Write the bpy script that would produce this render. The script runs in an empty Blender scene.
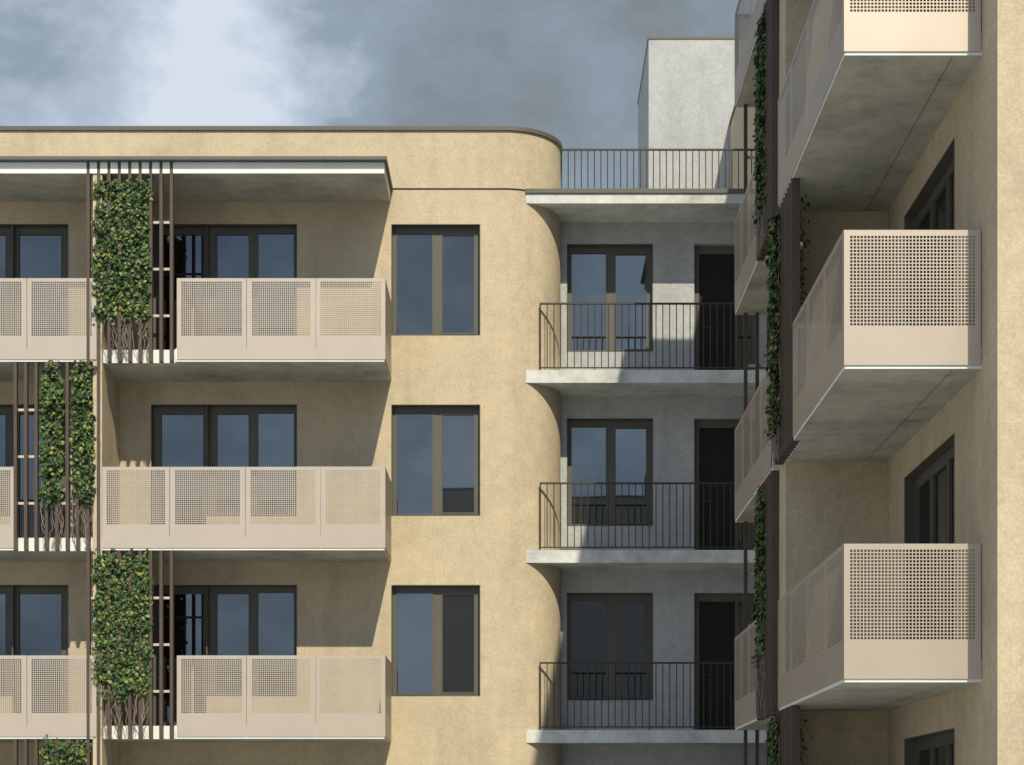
import bpy, bmesh, math, random
from mathutils import Vector, noise as mnoise
random.seed(7)
S = bpy.context.scene
C = S.collection
PI = math.pi
FLOORS = [-1.7, 1.4, 4.5, 7.6]
GZ = -1.74

# ------------------------------------------------------------------ materials
def newmat(name):
    m = bpy.data.materials.new(name); m.use_nodes = True
    nt = m.node_tree; return m, nt, nt.nodes['Principled BSDF']
def N(nt, t, **k):
    n = nt.nodes.new(t)
    for a, b in k.items(): setattr(n, a, b)
    return n
def noise(nt, scale, detail=4, rough=.55, stretch=None):
    g = N(nt, 'ShaderNodeNewGeometry'); n = N(nt, 'ShaderNodeTexNoise')
    n.inputs['Scale'].default_value = scale; n.inputs['Detail'].default_value = detail
    n.inputs['Roughness'].default_value = rough
    if stretch:
        mp = N(nt, 'ShaderNodeMapping'); mp.inputs['Scale'].default_value = stretch
        nt.links.new(g.outputs['Position'], mp.inputs['Vector']); nt.links.new(mp.outputs[0], n.inputs['Vector'])
    else: nt.links.new(g.outputs['Position'], n.inputs['Vector'])
    return n.outputs['Fac']
def ramp(nt, fac, stops):
    r = N(nt, 'ShaderNodeValToRGB'); cr = r.color_ramp
    while len(cr.elements) < len(stops): cr.elements.new(.5)
    for e, (p, c) in zip(cr.elements, stops): e.position = p; e.color = (*c, 1)
    nt.links.new(fac, r.inputs['Fac']); return r.outputs['Color']
def mixc(nt, mode, fac, a, b):
    m = N(nt, 'ShaderNodeMix', data_type='RGBA', blend_type=mode)
    if isinstance(fac, float): m.inputs[0].default_value = fac
    else: nt.links.new(fac, m.inputs[0])
    for s, v in ((6, a), (7, b)):
        if isinstance(v, tuple): m.inputs[s].default_value = (*v, 1)
        else: nt.links.new(v, m.inputs[s])
    return m.outputs[2]
def bump(nt, p, h, strength, dist):
    b = N(nt, 'ShaderNodeBump'); b.inputs['Strength'].default_value = strength; b.inputs['Distance'].default_value = dist
    nt.links.new(h, b.inputs['Height']); nt.links.new(b.outputs[0], p.inputs['Normal'])
def sc(c, k): return tuple(x*k for x in c)

def stucco(name, col, var=.09, blotch=1.1, grain=26., rough=.9):
    m, nt, p = newmat(name)
    big = noise(nt, blotch, 5, .6); mid = noise(nt, 5.5, 5, .65); fine = noise(nt, grain, 3, .6)
    warm = (col[0]*1.01, col[1]*.985, col[2]*.95)
    c = ramp(nt, big, [(.3, sc(col, 1-var)), (.5, col), (.72, sc(warm, 1+var*.7))])
    c2 = ramp(nt, mid, [(.3, (1-var,)*3), (.55, (1, 1, 1)), (.75, (1+var*.6,)*3)])
    c3 = ramp(nt, fine, [(.3, (1-var*1.1,)*3), (.7, (1+var*.8,)*3)])
    streak = noise(nt, 1.0, 4, .6, (2.2, 2.2, .18))
    c4 = ramp(nt, streak, [(.3, (1-var*1.1,)*3), (.55, (1, 1, 1))])
    c = mixc(nt, 'MULTIPLY', 1., c, c2); c = mixc(nt, 'MULTIPLY', 1., c, c3); c = mixc(nt, 'MULTIPLY', 1., c, c4)
    nt.links.new(c, p.inputs['Base Color']); p.inputs['Roughness'].default_value = rough
    p.inputs['Specular IOR Level'].default_value = .2
    bump(nt, p, noise(nt, 34., 5, .75), .45, .015)
    return m
def concrete(name, col):
    m, nt, p = newmat(name)
    a = noise(nt, .9, 6, .62); b = noise(nt, 4., 6, .7); f = noise(nt, 30., 3, .6)
    c = ramp(nt, a, [(.32, sc(col, .66)), (.5, sc(col, .94)), (.68, sc(col, 1.08))])
    c = mixc(nt, 'MULTIPLY', 1., c, ramp(nt, b, [(.3, (.76,)*3), (.55, (1, 1, 1)), (.7, (1.06,)*3)]))
    c = mixc(nt, 'MULTIPLY', 1., c, ramp(nt, f, [(.3, (.9,)*3), (.7, (1.06,)*3)]))
    nt.links.new(c, p.inputs['Base Color']); p.inputs['Roughness'].default_value = .85
    p.inputs['Specular IOR Level'].default_value = .2
    bump(nt, p, b, .25, .01)
    return m
def paint(name, col, rough, spec=.5, var=.04, coat=0.):
    m, nt, p = newmat(name)
    c = ramp(nt, noise(nt, 2.3, 4, .6), [(.3, sc(col, 1-var)), (.7, sc(col, 1+var))])
    nt.links.new(c, p.inputs['Base Color']); p.inputs['Roughness'].default_value = rough
    p.inputs['Specular IOR Level'].default_value = spec
    p.inputs['Coat Weight'].default_value = coat; p.inputs['Coat Roughness'].default_value = .3
    return m
def glass(name):
    m, nt, p = newmat(name)
    p.inputs['Base Color'].default_value = (.015, .0145, .015, 1)
    p.inputs['Roughness'].default_value = .015; p.inputs['IOR'].default_value = 2.35
    p.inputs['Specular Tint'].default_value = (.80, .92, 1.0, 1)
    bump(nt, p, noise(nt, .55, 2, .5), .05, .02)
    return m
def leafmat(name):
    m, nt, p = newmat(name)
    g = N(nt, 'ShaderNodeNewGeometry')
    c = ramp(nt, g.outputs['Random Per Island'], [(0., (.010, .028, .010)), (.40, (.025, .062, .02)), (.68, (.05, .10, .025)), (.88, (.12, .17, .035)), (1., (.26, .25, .07))])
    nt.links.new(c, p.inputs['Base Color']); p.inputs['Roughness'].default_value = .45
    p.inputs['Specular IOR Level'].default_value = .35
    return m
CREAM = stucco('cream_render', (.548, .475, .358), var=.11)
GREY = stucco('grey_render', (.445, .47, .50), var=.11)
SHADE = stucco('brown_render', (.62, .60, .60))
CONC = concrete('cast_concrete', (.50, .505, .47))
STAIN = concrete('stained_joint', (.34, .335, .31))
WCONC = concrete('pale_concrete', (.64, .67, .68))
EDGE = paint('white_slab_edge', (.74, .79, .80), .6, .3, .05)
COPE = paint('grey_metal_coping', (.11, .112, .10), .5, .4)
PANEL = paint('beige_coated_metal', (.57, .50, .44), .33, .12, .03); PANEL.node_tree.nodes['Principled BSDF'].inputs['Metallic'].default_value = .42; PANEL.node_tree.nodes['Principled BSDF'].inputs['Specular Tint'].default_value = (.12, .11, .10, 1)
RIM_SHADE = paint('hole_rim_shade', (.17, .145, .10), .8, .2)  # dark colour on the hole rims paints in shade, so the perforations read darker
SLAT = paint('brown_coated_metal', (.080, .058, .050), .5, .4, .1)
RUNG = paint('pale_metal_rung', (.55, .52, .46), .5)
RAIL = paint('dark_railing_metal', (.048, .037, .031), .5, .4)
FRAME = paint('window_frame_metal', (.102, .10, .09), .55, .4)
DOORM = paint('dark_door_leaf', (.012, .011, .010), .6, .3, .25)
GLASS = glass('coated_glass')
LEAF = leafmat('ivy_leaf')
STEM = paint('ivy_stem', (.27, .235, .20), .85, .1, .15)

# ------------------------------------------------------------------ object helpers
def obj(name, bm, mat, parent=None, smooth=False):
    bmesh.ops.recalc_face_normals(bm, faces=bm.faces)
    if smooth:
        for e in bm.edges: e.smooth = len(e.link_faces) == 2 and e.calc_face_angle() < .5
    vs = bm.verts
    lo = Vector([min(v.co[i] for v in vs) for i in range(3)]); hi = Vector([max(v.co[i] for v in vs) for i in range(3)])
    c = (lo+hi)/2
    for v in vs: v.co -= c
    me = bpy.data.meshes.new(name); bm.to_mesh(me); bm.free(); me.materials.append(mat)
    if smooth:
        for p in me.polygons: p.use_smooth = True
    o = bpy.data.objects.new(name, me); C.objects.link(o)
    base = world_loc(parent) if parent else Vector()
    o.location = c-base; o.parent = parent
    return o
def world_loc(o):
    v = Vector()
    while o: v += o.location; o = o.parent
    return v
def thing(name, loc, label, cat, group=None):
    o = bpy.data.objects.new(name, None); C.objects.link(o); o.location = loc
    o.empty_display_size = .3
    o['label'] = label; o['category'] = cat
    if group: o['group'] = group
    return o
def copy_tree(o, parent, dz=0.):
    c = o.copy(); C.objects.link(c); c.parent = parent
    c.location = o.location + Vector((0, 0, dz))
    for ch in list(o.children): copy_tree(ch, c)
    return c
def box(bm, F, u0, u1, d0, d1, z0, z1):
    v = [bm.verts.new(F(u, d, z)) for u in (u0, u1) for d in (d0, d1) for z in (z0, z1)]
    for f in ((0, 1, 3, 2), (4, 6, 7, 5), (0, 4, 5, 1), (2, 3, 7, 6), (0, 2, 6, 4), (1, 5, 7, 3)):
        bm.faces.new([v[i] for i in f])
def B(F, *boxes):
    bm = bmesh.new()
    for b in boxes: box(bm, F, *b)
    return bm
def pierced(bm, F, us, zs, holes, d0, d1, rim=0):
    """a slab between depths d0 (front) and d1 with rectangular openings through it"""
    us = sorted(set(round(a, 5) for a in us)); zs = sorted(set(round(a, 5) for a in zs))
    V = {}
    def vert(i, k, s):
        if (i, k, s) not in V: V[(i, k, s)] = bm.verts.new(F(us[i], (d0, d1)[s], zs[k]))
        return V[(i, k, s)]
    def hole(i, k):
        if i < 0 or k < 0 or i >= len(us)-1 or k >= len(zs)-1: return True
        u = (us[i]+us[i+1])/2; z = (zs[k]+zs[k+1])/2
        return holes(u, z, i, k)
    H = {(i, k): hole(i, k) for i in range(-1, len(us)) for k in range(-1, len(zs))}
    for i in range(len(us)-1):
        for k in range(len(zs)-1):
            if H[(i, k)]: continue
            bm.faces.new([vert(i, k, 0), vert(i+1, k, 0), vert(i+1, k+1, 0), vert(i, k+1, 0)])
            bm.faces.new([vert(i, k, 1), vert(i, k+1, 1), vert(i+1, k+1, 1), vert(i+1, k, 1)])
            for (di, dk, a, b) in ((-1, 0, (i, k), (i, k+1)), (1, 0, (i+1, k), (i+1, k+1)), (0, -1, (i, k), (i+1, k)), (0, 1, (i, k+1), (i+1, k+1))):
                if H[(i+di, k+dk)]:
                    f = bm.faces.new([vert(*a, 0), vert(*b, 0), vert(*b, 1), vert(*a, 1)]); f.material_index = rim
def wall(F, name, mat, parent, u0, u1, z0, z1, d0, d1, rects):
    us = [u0, u1]; zs = [z0, z1]
    for r in rects: us += [r[0], r[1]]; zs += [r[2], r[3]]
    bm = bmesh.new()
    pierced(bm, F, us, zs, lambda u, z, i, k: any(r[0] < u < r[1] and r[2] < z < r[3] for r in rects), d0, d1)
    return obj(name, bm, mat, parent)
def glazed(F, name, parent, r, panes, dw, sill=False):
    """window or door set back into its opening: frame mesh with one pane per sash"""
    u0, u1, z0, z1 = r
    e = .004
    us = [u0+e, u1-e]; zs = [z0+e, z1-e]; rs = []
    for p in panes:
        a, b, c, t = p; rr = (u0+a, u0+b, z0+c, z1-t); rs.append(rr); us += rr[:2]; zs += rr[2:]
    bm = bmesh.new()
    pierced(bm, F, us, zs, lambda u, z, i, k: any(q[0] < u < q[1] and q[2] < z < q[3] for q in rs), dw+.13, dw+.20)
    # raised sash beads
    for q in rs:
        w = .022
        for bx in ((q[0]-w, q[1]+w, q[2]-w, q[2]), (q[0]-w, q[1]+w, q[3], q[3]+w), (q[0]-w, q[0], q[2], q[3]), (q[1], q[1]+w, q[2], q[3])):
            box(bm, F, bx[0], bx[1], dw+.122, dw+.1298, bx[2], bx[3])
    t = .012   # dark sheet lining of the reveal
    for bx in ((u0+.001, u0+t, z0+.001, z1-.001), (u1-t, u1-.001, z0+.001, z1-.001), (u0+t, u1-t, z1-t, z1-.001), (u0+t, u1-t, z0+.001, z0+t)):
        box(bm, F, bx[0], bx[1], dw-.006, dw+.1215, bx[2], bx[3])
    fr = obj(name, bm, FRAME, parent)
    for q in rs:
        obj('pane', B(F, (q[0]-.008, q[1]+.008, dw+.155, dw+.165, q[2]-.008, q[3]+.008)), GLASS, fr)
    return fr
WINP = [(.09, .70, .05, .125), (.875, 1.42, .075, .15)]
def mirror(panes, w): return [(w-b, w-a, c, t) for a, b, c, t in panes]
DOORP = [(.07, .69, .10, .13), (.84, 1.39, .10, .15), (1.63, 2.35, .10, .15)]   # u grows away from the open end

P = .0345
def perf_panel(F2, u0, u1, z0, parent, th=.009):
    """F2(u, d, z): d grows inward. one perforated sheet with folded edges"""
    w = u1-u0
    n = int((w-(.10 if w > 1.32 else .135))/P); mu = (w-n*P)/2
    zb, zt = z0+.42, z0+.42+26*P
    hs = P*.69
    us = [u0, u1]; zs = [z0+.035, z0+1.37]
    for i in range(n): a = u0+mu+i*P+(P-hs)/2; us += [a, a+hs]
    for k in range(26): a = zb+k*P+(P-hs)/2; zs += [a, a+hs]
    bm = bmesh.new()
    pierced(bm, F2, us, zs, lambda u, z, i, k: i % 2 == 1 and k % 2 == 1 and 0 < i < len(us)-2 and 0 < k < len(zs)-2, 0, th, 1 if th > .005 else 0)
    # folded flanges
    for bx in (() if th < .005 else ((u0, u0+.004, z0+.035, z0+1.37), (u1-.004, u1, z0+.035, z0+1.37))) + ( (u0+.004, u1-.004, z0+1.362, z0+1.37), (u0+.004, u1-.004, z0+.035, z0+.039)):
        box(bm, F2, bx[0], bx[1], th+.0002, .04, bx[2], bx[3])
    o = obj('railing_panel', bm, PANEL, parent); o.data.materials.append(RIM_SHADE); return o
def balcony(F, parent, z, s0, s1, edges, W, slat=None, ends=(True, True)):
    """slab from s0 to s1 with a band of panels between the given edges; slat = part of the slab that is set back behind slats"""
    a0 = s0 + (.017 if ends[0] else 0); a1 = s1
    bxs = []
    if slat:
        lo, hi = slat
        if lo <= s0+.01: bxs = [(lo, hi, .108, W, z, z+.22), (hi, a1, .017, W, z, z+.22)]
        else: bxs = [(a0, lo, .017, W, z, z+.22), (lo, hi, .108, W, z, z+.22)]
    else: bxs = [(a0, a1, .017, W, z, z+.22)]
    b = obj('balcony', B(F, *bxs), CONC, parent)
    # painted front edge strips
    st = []
    for q in bxs: st.append((q[0], q[1], q[2]-.004, q[2]-.0005, z+.002, z+.218))
    if ends[0]: st.append((a0-.004, a0-.0005, .02, W, z+.002, z+.218))
    obj('slab_edge', B(F, *st), EDGE, b)
    if W < 1.38: obj('soffit_joint', B(F, (s0+.06, s1-.02, 1.08, 1.10, z-.003, z-.0005)), STAIN, b)
    for i in range(len(edges)-1):
        g0 = .0 if i == 0 else .004
        perf_panel(F, edges[i]+g0, edges[i+1]-.004, z, b, .0006 if W < 1.38 else .02)
    if ends[0]:
        perf_panel(lambda u, d, zz: F(edges[0]-.002+d, u, zz), .006, W-.01, z, b)
    if ends[1]:
        perf_panel(lambda u, d, zz: F(edges[-1]-.004-d, u, zz), .006, W-.01, z, b)
    return b
def screen(F, parent, us, z0, z1, d0=-.005, d1=.098, zr=None):
    zr = zr or z1
    r = [(us[0]-.02, us[-1]+.02, d1+.002, d1+.032, zr-.77*k-.02, zr-.77*k+.02) for k in (1, 2, 3)]
    s = obj('slat_screen', B(F, r[0]), RUNG, parent)
    for q in r[1:]: obj('rung', B(F, q), RUNG, s)
    for u in us: obj('slat', B(F, (u-.026, u+.026, d0, d1, z0, z1)), SLAT, s)
    return s
def slats(a): return [a+.171*i for i in range(9)]

# ------------------------------------------------------------------ cream building on the left
FL = lambda u, d, z: Vector((-2.23-u, 30.6+d, z))
WL = 1.4
left = thing('apartment_building', (-7, 38, GZ), 'cream rendered block with a rounded corner, flat roof and beige perforated balconies', 'building')
FX = lambda u, d, z: Vector((u, 32+d, z))        # u is world x
rects = []; units = []
for f in FLOORS:
    rects.append((-2.23, -.70, f+.80, f+2.71)); units.append(('window', rects[-1], WINP))
    D_ = [(.155, .876, .10, .14)]; W_ = [(.155, .70, .07, .14), (.86, 1.48, .05, .12)]
    rects.append((-6.36, -5.40, f+.25, f+2.71)); units.append(('balcony_door', rects[-1], D_))
    rects.append((-5.40, -3.85, f+.80, f+2.71)); units.append(('window', rects[-1], W_))
    rects.append((-8.74, -7.78, f+.25, f+2.71)); units.append(('balcony_door', rects[-1], mirror(D_, .96)))
    rects.append((-10.29, -8.74, f+.80, f+2.71)); units.append(('window', rects[-1], mirror(W_, 1.55)))
wall(FX, 'wall', CREAM, left, -16, -.3, GZ, 10.895, 0, .3, rects)
for n, r, p in units: glazed(FX, n, left, r, p, 0)
def arc_wall(name, mat, off, z0, z1, th, parent, straight=None):
    """strip that follows the rounded corner: centre (-.3, 33), radius 1"""
    pts = []
    if straight is not None: pts.append((straight, 32.0, 0, -1))
    for i in range(41):
        a = PI/2*i/40; pts.append((-.3+math.sin(a), 33-math.cos(a), math.sin(a), -math.cos(a)))
    pts.append((.7, 45, 1, 0))
    bm = bmesh.new(); rows = []
    for x, y, nx, ny in pts:
        rows.append([bm.verts.new((x+nx*o, y+ny*o, z)) for o, z in ((off, z0), (off, z1), (off-th, z1), (off-th, z0))])
    for a, b in zip(rows, rows[1:]):
        for k in range(4): bm.faces.new([a[k], b[k], b[(k+1) % 4], a[(k+1) % 4]])
    bm.faces.new(rows[0]); bm.faces.new(rows[-1])
    return obj(name, bm, mat, parent, True)
arc_wall('corner_wall', CREAM, 0, GZ, 10.895, .3, left)
arc_wall('parapet', CREAM, 0, 10.93, 11.915, .25, left, -16)
arc_wall('shadow_groove', COPE, -.022, 10.895, 10.93, .2, left, -16)
arc_wall('coping', COPE, .035, 11.915, 11.985, .35, left, -16)
obj('roof_slab', B(lambda u, d, z: Vector((u, d, z)), (-15.7, .4, 32.3, 45, 10.6, 10.88)), CONC, left)
obj('rear_wall', B(lambda u, d, z: Vector((u, d, z)), (-16, -15.7, 32.31, 45, GZ, 12.0), (-15.7, .7, 45.001, 45.2, GZ, 12.0)), CREAM, left)
# canopy over the top balconies
cn = obj('canopy', B(FL, (.02, 13.6, 0, WL-.002, 10.69, 10.875)), CONC, left)
obj('slab_edge', B(FL, (.02, 13.6, -.004, -.0006, 10.692, 10.873), (.016, .0195, 0, WL-.002, 10.692, 10.873)), EDGE, cn)
obj('coping', B(FL, (-.03, 13.65, -.115, WL-.002, 10.88, 10.935)), COPE, cn)
# fins between the flats
for a in (4.66, 9.47):
    obj('fin_wall', B(FL, (a, a+.15, .02, WL-.002, GZ, 10.688)), CREAM, left)
short_l = [0, 1.14, 2.28, 3.43]; long_l = [0, 1.06, 2.30, 3.545, 4.655]
bA = balcony(FL, left, 7.6, 0, 4.658, short_l, WL, (3.45, 4.658), (True, True))
sA = screen(FL, left, slats(3.515), 7.6, 10.875, zr=10.69)
bB = balcony(FL, left, 4.5, 0, 4.658, long_l, WL, None, (True, False))
a2 = balcony(FL, left, 7.6, 4.812, 9.46, [4.75, 5.89, 7.03, 8.17, 9.31], WL, None, (False, False))
b2 = balcony(FL, left, 4.5, 4.812, 9.46, [6.09, 7.23, 8.37, 9.46], WL, (4.812, 6.09), (False, False))
s2 = screen(FL, left, slats(4.715), 4.5, 7.598)
copy_tree(bA, left, -6.2); copy_tree(a2, left, -6.2); copy_tree(bB, left, -6.2); copy_tree(b2, left, -6.2)
scr = screen(FL, left, slats(3.515), 1.4, 4.498); copy_tree(s2, left, -6.2)

# ------------------------------------------------------------------ right building, seen along its balconies
FR = lambda u, d, z: Vector((3.185+d, 18.4+u, z))
WR = 1.37
right = thing('apartment_building', (9, 28, GZ), 'taller cream block at the right edge, its perforated balconies receding from the camera', 'building')
rects = []; units = []
FR5 = FLOORS+[10.7]
for f in FR5:
    rects.append((1.16, 3.70, f+.25, f+2.71)); units.append(('balcony_door', rects[-1], [(.10, .80, .1, .13), (.94, 1.6, .1, .15), (1.75, 2.44, .1, .15)]))
    rects.append((6.1, 8.6, f+.25, f+2.71)); units.append(('balcony_door', rects[-1], [(.10, .80, .1, .13), (.94, 1.6, .1, .15), (1.75, 2.40, .1, .15)]))
wall(FR, 'wall', CREAM, right, -.6, 22.1, GZ, 15.2, WR, WR+.3, rects)
for n, r, p in units: glazed(FR, n, right, r, p, WR)
FE = lambda u, d, z: Vector((u, 17.8+d, z))
rects = [(a, a+1.53, f+.8, f+2.71) for f in FR5 for a in (6.9, 10.6)]
wall(FE, 'end_wall', CREAM, right, 4.555+.3, 14, GZ, 15.2, 0, .3, rects)
for r in rects: glazed(FE, 'window', right, r, WINP, 0)
obj('roof_slab', B(lambda u, d, z: Vector((u, d, z)), (4.857, 14, 18.11, 40.5, 13.8, 14.05)), CONC, right)
obj('coping', B(lambda u, d, z: Vector((u, d, z)), (4.525, 4.935, 17.77, 40.52, 15.2, 15.26), (4.9352, 14, 17.77, 18.2, 15.2, 15.26)), COPE, right)
cn = obj('canopy', B(FR, (.02, 9.53, 0, WR-.002, 13.79, 13.945)), CONC, right)
obj('coping', B(FR, (-.03, 9.56, -.10, WR-.002, 13.95, 14.035)), COPE, cn)
for z0, z1 in ((GZ, 13.788),):
    obj('fin_wall', B(FR, (4.70, 5.28, .10, WR-.002, z0, z1)), CREAM, right)
bA = balcony(FR, right, 4.5, 0, 4.698, short_l, WR, (3.45, 4.698), (True, True))
for dz in (-6.2, 6.2): copy_tree(bA, right, dz)
sA = screen(FR, right, slats(3.53), 4.5, 7.598)
for dz in (-6.2, 6.2): copy_tree(sA, right, dz)
bB = balcony(FR, right, 7.6, 0, 4.698, [0, 1.06, 2.30, 3.545, 4.69], WR, None, (True, False))
copy_tree(bB, right, -6.2)
b2 = balcony(FR, right, 7.6, 5.282, 9.4, [6.80, 7.66, 8.52, 9.38], WR, (5.282, 6.78), (False, True))
copy_tree(b2, right, -6.2)
s2 = screen(FR, right, slats(5.33), 7.6, 10.698); copy_tree(s2, right, -6.2)
a2 = balcony(FR, right, 4.5, 5.282, 9.4, [5.30, 6.32, 7.34, 8.36, 9.38], WR, None, (False, True))
for dz in (-6.2, 6.2): copy_tree(a2, right, dz)
# narrow slatted screen across the far end
FS = lambda u, d, z: Vector((3.185+u, 18.4+9.30+d, z))
rs = screen(FS, right, [.155, .327, .499], 7.82, 10.698, -.03, .02)
for dz in (-3.1, -6.2, -9.3): copy_tree(rs, right, dz)

# ------------------------------------------------------------------ grey recessed link between them
wing = thing('apartment_building', (2.6, 36, GZ), 'narrow grey recessed wing between two cream blocks, with thin bar railings and roof tower', 'building')
FW = lambda u, d, z: Vector((u, 32.07+d, z))
rects = []; units = []
for f in FLOORS:
    rects.append((.815, 2.345, f+.80, f+2.71)); units.append(('window', rects[-1], WINP))
    rects.append((3.08, 4.20, f+.23, f+2.71)); units.append(('entrance_door', rects[-1], None))
wall(FW, 'wall', GREY, wing, .702, 4.553, GZ, 10.688, 1.03, 1.35, rects)
for n, r, p in units:
    if p: glazed(FW, n, wing, r, p, 1.03)
    else:
        u0, u1, z0, z1 = r
        bm = bmesh.new()
        pierced(bm, FW, [u0+.004, u1-.004, u0+.10, u0+.74, u0+.80, u1-.08], [z0+.004, z1-.004, z0+.06, z1-.14],
                lambda u, z, i, k: z0+.06 < z < z1-.14 and (u0+.10 < u < u0+.74 or u0+.80 < u < u1-.08), 1.16, 1.23)
        fr = obj('entrance_door', bm, FRAME, wing)
        obj('door_leaf', B(FW, (u0+.102, u0+.738, 1.19, 1.225, z0+.062, z1-.142)), DOORM, fr)
        obj('door_handle', B(FW, (u0+.16, u0+.28, 1.14, 1.155, z0+1.02, z0+1.04), (u0+.16, u0+.175, 1.156, 1.189, z0+1.02, z0+1.04)), RAIL, fr)
        obj('pane', B(FW, (u0+.795, u1-.075, 1.185, 1.195, z0+.055, z1-.135)), GLASS, fr)
def tube(bm, p, q, r, n=6):
    p = Vector(p); q = Vector(q); ax = (q-p).normalized()
    s = ax.orthogonal().normalized(); t = ax.cross(s)
    A = [bm.verts.new(p+(s*math.cos(2*PI*i/n)+t*math.sin(2*PI*i/n))*r) for i in range(n)]
    Bv = [bm.verts.new(q+(s*math.cos(2*PI*i/n)+t*math.sin(2*PI*i/n))*r) for i in range(n)]
    for i in range(n): bm.faces.new([A[i], A[(i+1) % n], Bv[(i+1) % n], Bv[i]])
    bm.faces.new(A[::-1]); bm.faces.new(Bv)
for f in FLOORS[1:]:
    sl = obj('access_balcony', B(FW, (.09, 4.552, 0, 1.028, f, f+.22)), WCONC, wing)
    ra = obj('railing', B(FW, (.32, 4.5, .05, .085, f+1.365, f+1.395), (.32, 4.5, .055, .08, f+.265, f+.285)), RAIL, wing)
    for i in range(33):
        u = .333+i*.1175
        bm = bmesh.new(); r = .012 if i == 0 else .0085
        tube(bm, FW(u, .0675, f+(.222 if i % 8 == 0 else .28)), FW(u, .0675, f+1.366), r)
        obj('baluster', bm, RAIL, ra)
rs_ = obj('roof_slab', B(FW, (.09, 4.552, 0, 1.028, 10.69, 10.858), (.72, 4.552, 1.03, 13, 10.69, 10.90)), WCONC, wing)
obj('coping', B(FW, (.08, 4.552, -.03, .5, 10.862, 10.935)), COPE, rs_)
ra = obj('roof_railing', B(FW, (.72, 4.5, 1.33, 1.365, 12.085, 12.115), (.72, 4.5, 1.335, 1.36, 10.98, 11.0)), RAIL, wing)
bm = bmesh.new()
for i in range(32):
    tube(bm, FW(.73+i*.1175, 1.3475, 10.901), FW(.73+i*.1175, 1.3475, 12.085), .009)
o = obj('balusters', bm, RAIL, ra); o['kind'] = 'stuff'
FT = lambda u, d, z: Vector((u, 40.55+d, z))
tw = obj('stair_tower', B(FT, (2.78, 7.6, 0, 3.7, 10.9, 17.09)), GREY, wing)
obj('coping', B(FT, (2.765, 7.62, -.02, 3.72, 17.092, 17.15)), COPE, tw)
obj('roof_deck', B(lambda u, d, z: Vector((u, d, z)), (.72, 9, 45.1, 46, GZ, 10.9)), GREY, wing)

# ------------------------------------------------------------------ block across the courtyard (mirrored in the window glass)
opp = thing('apartment_building', (12, -34, GZ), 'windowless grey block across the courtyard, mirrored as a dark shape in the lower window panes', 'building')
FO = lambda u, d, z: Vector((u, -30-d, z))
rects = []
wall(FO, 'wall', SHADE, opp, -4.4, 30, GZ, 16.9, 0, .3, rects)
for r in rects: glazed(FO, 'window', opp, r, WINP, 0)
obj('side_wall', B(FO, (-4.4, -4.1, .301, 12, GZ, 16.9), (29.7, 30, .301, 12, GZ, 16.9), (-4.0, 29.6, .301, 11.9, 16.4, 16.7), (-4.1, 29.7, 11.7, 12, GZ, 16.9)), SHADE, opp)
obj('coping', B(FO, (-4.45, 30.05, -.05, .35, 16.902, 17.0)), COPE, opp)

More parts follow.
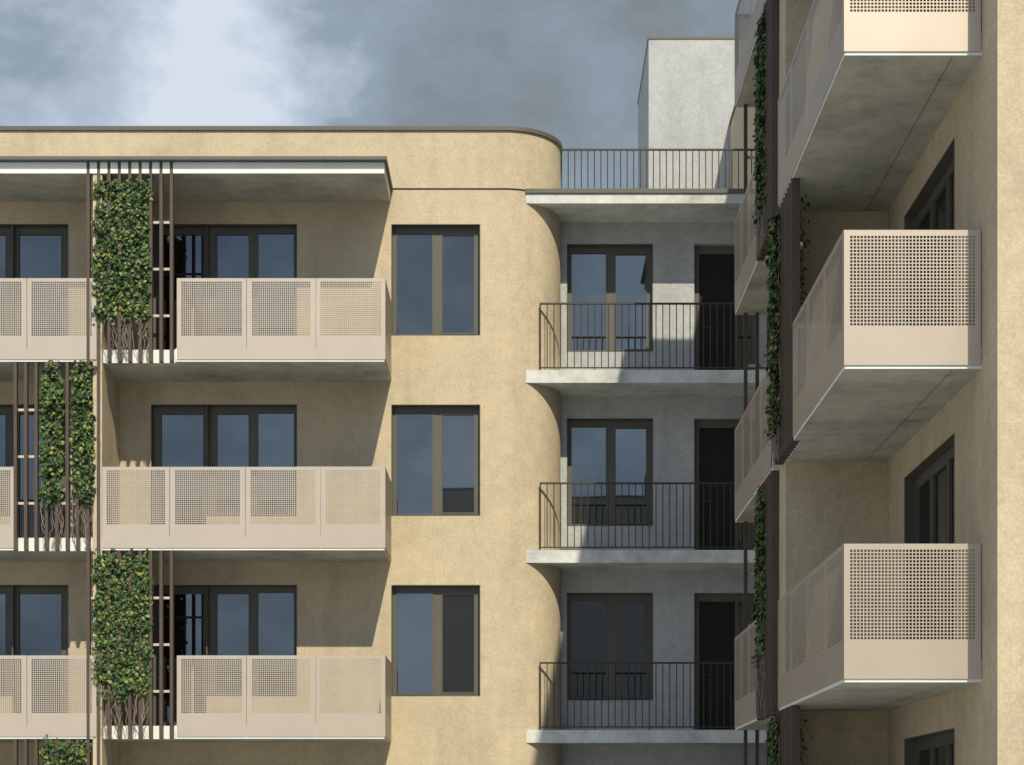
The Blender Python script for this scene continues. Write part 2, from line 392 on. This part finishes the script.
# ------------------------------------------------------------------ climbing plants
def leaf(bm, p, s, out, rnd):
    # small folded heart-like leaf, tip hanging down
    n = (out + Vector((rnd.uniform(-.8, .8), rnd.uniform(-.8, .8), rnd.uniform(-.1, .9)))).normalized()
    t = Vector((rnd.uniform(-.7, .7), rnd.uniform(-.7, .7), -1)); t = (t-n*t.dot(n)).normalized(); b = n.cross(t)
    w = s*rnd.uniform(.42, .58)
    pts = [p, p+t*s*.28+b*w-n*s*.1, p+t*s*.68+b*w*.62-n*s*.12, p+t*s+n*s*-.05, p+t*s*.68-b*w*.62-n*s*.12, p+t*s*.28-b*w-n*s*.1]
    m = p+t*s*.5+n*s*.07
    v = [bm.verts.new(q) for q in pts]; c = bm.verts.new(m)
    for i in range(6): bm.faces.new([v[i], v[(i+1) % 6], c])
def ivy(F, u0, u1, ztop, zleaf, zbase, n, label, cols=3, taper=.25, thick=.055, seed=1, mid=.035, size=(.05, .095), inner=None):
    rnd = random.Random(seed)
    t = thing('climbing_plant', F((u0+u1)/2, mid, zbase), label, 'climbing plant', 'climbing plants on the slatted screens')
    out = (F(0, -1, 0)-F(0, 0, 0)).normalized()
    bm = bmesh.new(); w = u1-u0; k = 0
    while k < n:
        u = rnd.uniform(u0, u1); z = rnd.uniform(zleaf-.15, ztop)
        ph = ((u-u0)/w*cols) % 1.0
        peak = ztop - taper*abs(ph-.5)*2*rnd.uniform(.2, 1.3)
        low = zleaf + .16*mnoise.noise(Vector((u*9, seed, 0))) - .10*rnd.random()
        if z > peak or z < low: continue
        f = mnoise.noise(Vector((u*7, z*5, seed*3.1)))
        if f < -.28 and rnd.random() < .75: continue
        edge = min(u-u0, u1-u)
        if edge < .06 and mnoise.noise(Vector((z*6, seed*2.2, u0))) < rnd.uniform(-.3, .4): continue
        bulge = thick*(.55+.45*math.sin(ph*PI))*(1+.7*f)
        d = mid + rnd.gauss(0, 1)*bulge*.6 - abs(rnd.gauss(0, .3))*bulge
        leaf(bm, F(u, d, z), rnd.uniform(*size), out if d < mid+.05 else -out, rnd); k += 1
    if inner:
        k = 0
        while k < 420:
            u = rnd.uniform(inner[0], inner[1]); z = rnd.uniform(zleaf, ztop)
            if mnoise.noise(Vector((u*6, z*4, 9.7))) < rnd.uniform(-.4, .3): continue
            leaf(bm, F(u, inner[2]+rnd.gauss(0, .03), z), rnd.uniform(*size), -out, rnd); k += 1
    # stray tendrils of leaves over the top and below
    for _ in range(int(w*9)):
        u = rnd.uniform(u0, u1); z = ztop-taper*.5
        for j in range(4): leaf(bm, F(u+rnd.gauss(0, .015), mid+rnd.gauss(0, .03), z+j*.05), size[0], out, rnd)
        u = rnd.uniform(u0, u1)
        for j in range(3): leaf(bm, F(u+rnd.gauss(0, .02), mid-.05+rnd.gauss(0, .03), zleaf-.05-.07*j), size[0], out, rnd)
    me = obj('foliage', bm, LEAF, t)
    bm = bmesh.new()
    for i in range(int(w*26)+3):
        u = rnd.uniform(u0+.03, u1-.03); d = mid+.02+rnd.uniform(-.05, .03); z = zbase+rnd.uniform(-.05, .02)
        p = F(u, d, z); top = zleaf+.3 if i % 2 else ztop-taper
        while z < top:
            if z > zleaf: d = max(d, mid+.02)
            z2 = z+rnd.uniform(.05, .13); u += rnd.uniform(-.055, .055); d += rnd.uniform(-.02, .02)
            u = min(max(u, u0), u1); d = min(max(d, mid-.11), mid+.07)
            q = F(u, d, z2); tube(bm, p, q, .0052, 4); p = q; z = z2
    obj('stems', bm, STEM, t)
    return t
ivy(FL, 3.86, 4.80, 10.62, 8.42, 7.63, 5200, 'broad ivy curtain on brown slats under the roof canopy of the rounded cream block', 4, .22, seed=3)
ivy(FL, 5.31, 5.66, 7.62, 5.42, 4.53, 2200, 'narrow ivy column on middle-floor slats, the left of the two', 1, .3, .08, seed=4)
ivy(FL, 4.79, 5.16, 7.62, 5.42, 4.53, 2200, 'narrow ivy column on middle-floor slats, right of the two, beside the cream fin wall', 1, .3, .08, seed=5)
ivy(FL, 3.86, 4.80, 4.50, 2.22, 1.43, 5200, 'broad ivy curtain on brown slats one floor below the two narrow ivy columns', 4, .22, seed=6)
ivy(FL, 4.88, 5.66, 1.42, -.78, -1.67, 3100, 'ivy top showing at the bottom edge of the photo on the rounded cream block', 3, .2, seed=7)
ivy(FR, 4.40, 5.0, 7.55, 4.95, 4.53, 1500, 'ivy seen edge-on along the nearest tall brown slats of the right block', 3, .2, .05, seed=8, mid=-.03, size=(.045, .08), inner=(3.75, 4.9, .18))
ivy(FR, 4.40, 5.0, 1.36, -1.2, -1.67, 1500, 'ivy seen edge-on below the lowest balcony of the right block', 3, .2, .05, seed=9, mid=-.03, size=(.045, .08), inner=(3.75, 4.9, .18))
ivy(FR, 5.80, 6.64, 10.66, 8.2, 7.63, 2400, 'ivy seen edge-on high on the right block beside the grey roof tower', 4, .2, .04, seed=10, mid=.01, size=(.045, .08))
ivy(FR, 5.80, 6.64, 4.46, 2.3, 1.43, 2100, 'ivy seen edge-on on the far slats behind the lowest balconies of the right block', 4, .2, .04, seed=11, mid=.01, size=(.045, .08))

# ------------------------------------------------------------------ ground
m, nt, p = newmat('paved_ground')
c = ramp(nt, noise(nt, .35, 6, .6), [(.3, (.36, .365, .355)), (.7, (.46, .465, .45))])
br = N(nt, 'ShaderNodeTexBrick'); br.inputs['Scale'].default_value = 1.6; br.inputs['Mortar Size'].default_value = .012
br.inputs['Color1'].default_value = (1, 1, 1, 1); br.inputs['Color2'].default_value = (.88, .88, .88, 1); br.inputs['Mortar'].default_value = (.5, .5, .5, 1)
g = N(nt, 'ShaderNodeNewGeometry'); nt.links.new(g.outputs['Position'], br.inputs['Vector'])
nt.links.new(mixc(nt, 'MULTIPLY', 1., c, br.outputs['Color']), p.inputs['Base Color']); p.inputs['Roughness'].default_value = .85
bm = bmesh.new(); R_ = 900
bm.faces.new([bm.verts.new(q) for q in ((-R_, -R_, GZ), (R_, -R_, GZ), (R_, R_, GZ), (-R_, R_, GZ))])
go = obj('ground', bm, m); go['kind'] = 'structure'

# ------------------------------------------------------------------ light
SUN = Vector((.234, -1, 1.052)).normalized()       # towards the sun
ld = bpy.data.lights.new('sun', 'SUN'); ld.energy = 4.1; ld.angle = math.radians(.5); ld.color = (1, .885, .64)
lo = bpy.data.objects.new('sun', ld); C.objects.link(lo); lo.rotation_euler = SUN.to_track_quat('Z', 'Y').to_euler(); lo.location = (10, -20, 40)
w = bpy.data.worlds.new('World'); S.world = w; w.use_nodes = True; nt = w.node_tree
bg = nt.nodes['Background']; bg.inputs['Strength'].default_value = .1
sky = N(nt, 'ShaderNodeTexSky', sky_type='NISHITA'); sky.sun_disc = False
sky.sun_elevation = math.asin(SUN.z); sky.sun_rotation = math.atan2(SUN.x, SUN.y)
sky.air_density = 1.0; sky.dust_density = 1.5
tc = N(nt, 'ShaderNodeTexCoord')
def wn(scale, detail, rough, dist=0., off=(0, 0, 0), st=(1, 1, 1.6)):
    mp = N(nt, 'ShaderNodeMapping'); mp.inputs['Location'].default_value = off; mp.inputs['Scale'].default_value = st
    nt.links.new(tc.outputs['Generated'], mp.inputs['Vector'])
    n = N(nt, 'ShaderNodeTexNoise'); n.inputs['Scale'].default_value = scale; n.inputs['Detail'].default_value = detail
    n.inputs['Roughness'].default_value = rough; n.inputs['Distortion'].default_value = dist
    nt.links.new(mp.outputs[0], n.inputs['Vector']); return n.outputs['Fac']
def math_(op, a, b, clamp=False):
    n = N(nt, 'ShaderNodeMath', operation=op, use_clamp=clamp)
    for i, v in enumerate((a, b)):
        if v is None: continue
        if isinstance(v, (int, float)): n.inputs[i].default_value = v
        else: nt.links.new(v, n.inputs[i])
    return n.outputs[0]
def lobe(px, py, r0, r1):
    """1 towards the direction (px, py) given as slopes, fading between two angles"""
    v = Vector((px, 1, py)).normalized()
    jn = N(nt, 'ShaderNodeTexNoise'); jn.inputs['Scale'].default_value = 9; jn.inputs['Detail'].default_value = 6; jn.inputs['Roughness'].default_value = .6
    nt.links.new(tc.outputs['Generated'], jn.inputs['Vector'])
    d = N(nt, 'ShaderNodeVectorMath', operation='SUBTRACT'); nt.links.new(jn.outputs['Color'], d.inputs[0]); d.inputs[1].default_value = (.5, .5, .5)
    s = N(nt, 'ShaderNodeVectorMath', operation='SCALE'); nt.links.new(d.outputs[0], s.inputs[0]); s.inputs['Scale'].default_value = .11
    a = N(nt, 'ShaderNodeVectorMath', operation='ADD'); nt.links.new(tc.outputs['Generated'], a.inputs[0]); nt.links.new(s.outputs[0], a.inputs[1])
    di = N(nt, 'ShaderNodeVectorMath', operation='DISTANCE'); nt.links.new(a.outputs[0], di.inputs[0]); di.inputs[1].default_value = v
    mr = N(nt, 'ShaderNodeMapRange', interpolation_type='SMOOTHSTEP'); nt.links.new(di.outputs['Value'], mr.inputs['Value'])
    mr.inputs['From Min'].default_value = r0; mr.inputs['From Max'].default_value = r1
    mr.inputs['To Min'].default_value = 1; mr.inputs['To Max'].default_value = 0
    return mr.outputs[0]
n1 = wn(3.2, 8, .58, .3, (3.1, 1.7, .4)); n2 = wn(11, 7, .6, .2, (1, 5, 2))
dens = math_('ADD', math_('MULTIPLY', n1, .62), math_('MULTIPLY', n2, .38))
bright = lobe(-.155, .40, .01, .07); soft = lobe(-.235, .395, .05, .20)
val = math_('ADD', math_('MULTIPLY', math_('SUBTRACT', dens, .5), 2.3), math_('ADD', math_('MULTIPLY', bright, .25), math_('MULTIPLY', soft, .48)))
val = math_('ADD', val, .25)
cr = ramp(nt, val, [(0., (1.3, 1.55, 1.58)), (.28, (1.95, 2.2, 2.2)), (.62, (2.9, 3.5, 4.2)), (.82, (4.8, 5.5, 6.5)), (1., (6.8, 7.4, 8.2))])
# unseen sky glow around the sun, added behind the camera to lift ambient light
dn = N(nt, 'ShaderNodeVectorMath', operation='DOT_PRODUCT'); nt.links.new(tc.outputs['Generated'], dn.inputs[0]); dn.inputs[1].default_value = SUN
gl = N(nt, 'ShaderNodeMapRange', interpolation_type='SMOOTHSTEP'); nt.links.new(dn.outputs['Value'], gl.inputs['Value'])
gl.inputs['From Min'].default_value = -.1; gl.inputs['From Max'].default_value = 1.; gl.inputs['To Min'].default_value = 0; gl.inputs['To Max'].default_value = 1
gcol = mixc(nt, 'MULTIPLY', 1., ramp(nt, dens, [(.43, (.32, .44, .58)), (.58, (1.35, 1.28, 1.15))]), (3.2, 4.1, 5.8))
gc = N(nt, 'ShaderNodeVectorMath', operation='SCALE'); nt.links.new(gcol, gc.inputs[0]); nt.links.new(gl.outputs[0], gc.inputs['Scale'])
ga = N(nt, 'ShaderNodeVectorMath', operation='ADD'); nt.links.new(cr, ga.inputs[0]); nt.links.new(gc.outputs[0], ga.inputs[1]); cr = ga.outputs[0]
mx = mixc(nt, 'MIX', .86, sky.outputs['Color'], cr)
nt.links.new(mx, bg.inputs['Color'])

# ------------------------------------------------------------------ camera (level, with lens shift, as in the photograph)
cd = bpy.data.cameras.new('camera'); cam = bpy.data.objects.new('camera', cd); C.objects.link(cam)
cam.location = (0, 0, 0); cam.rotation_euler = (PI/2, 0, 0)
cd.sensor_width = 36; cd.lens = 36*1862/1024
cd.shift_x = -(521-512)/1024; cd.shift_y = (824-382.5)/1024
cd.clip_start = .1; cd.clip_end = 3000
S.camera = cam
S.render.resolution_x = 1024; S.render.resolution_y = 765
vs = S.view_settings; vs.view_transform = 'Standard'; vs.look = 'None'; vs.gamma = 1; vs.use_curve_mapping = False
vs.exposure = .15
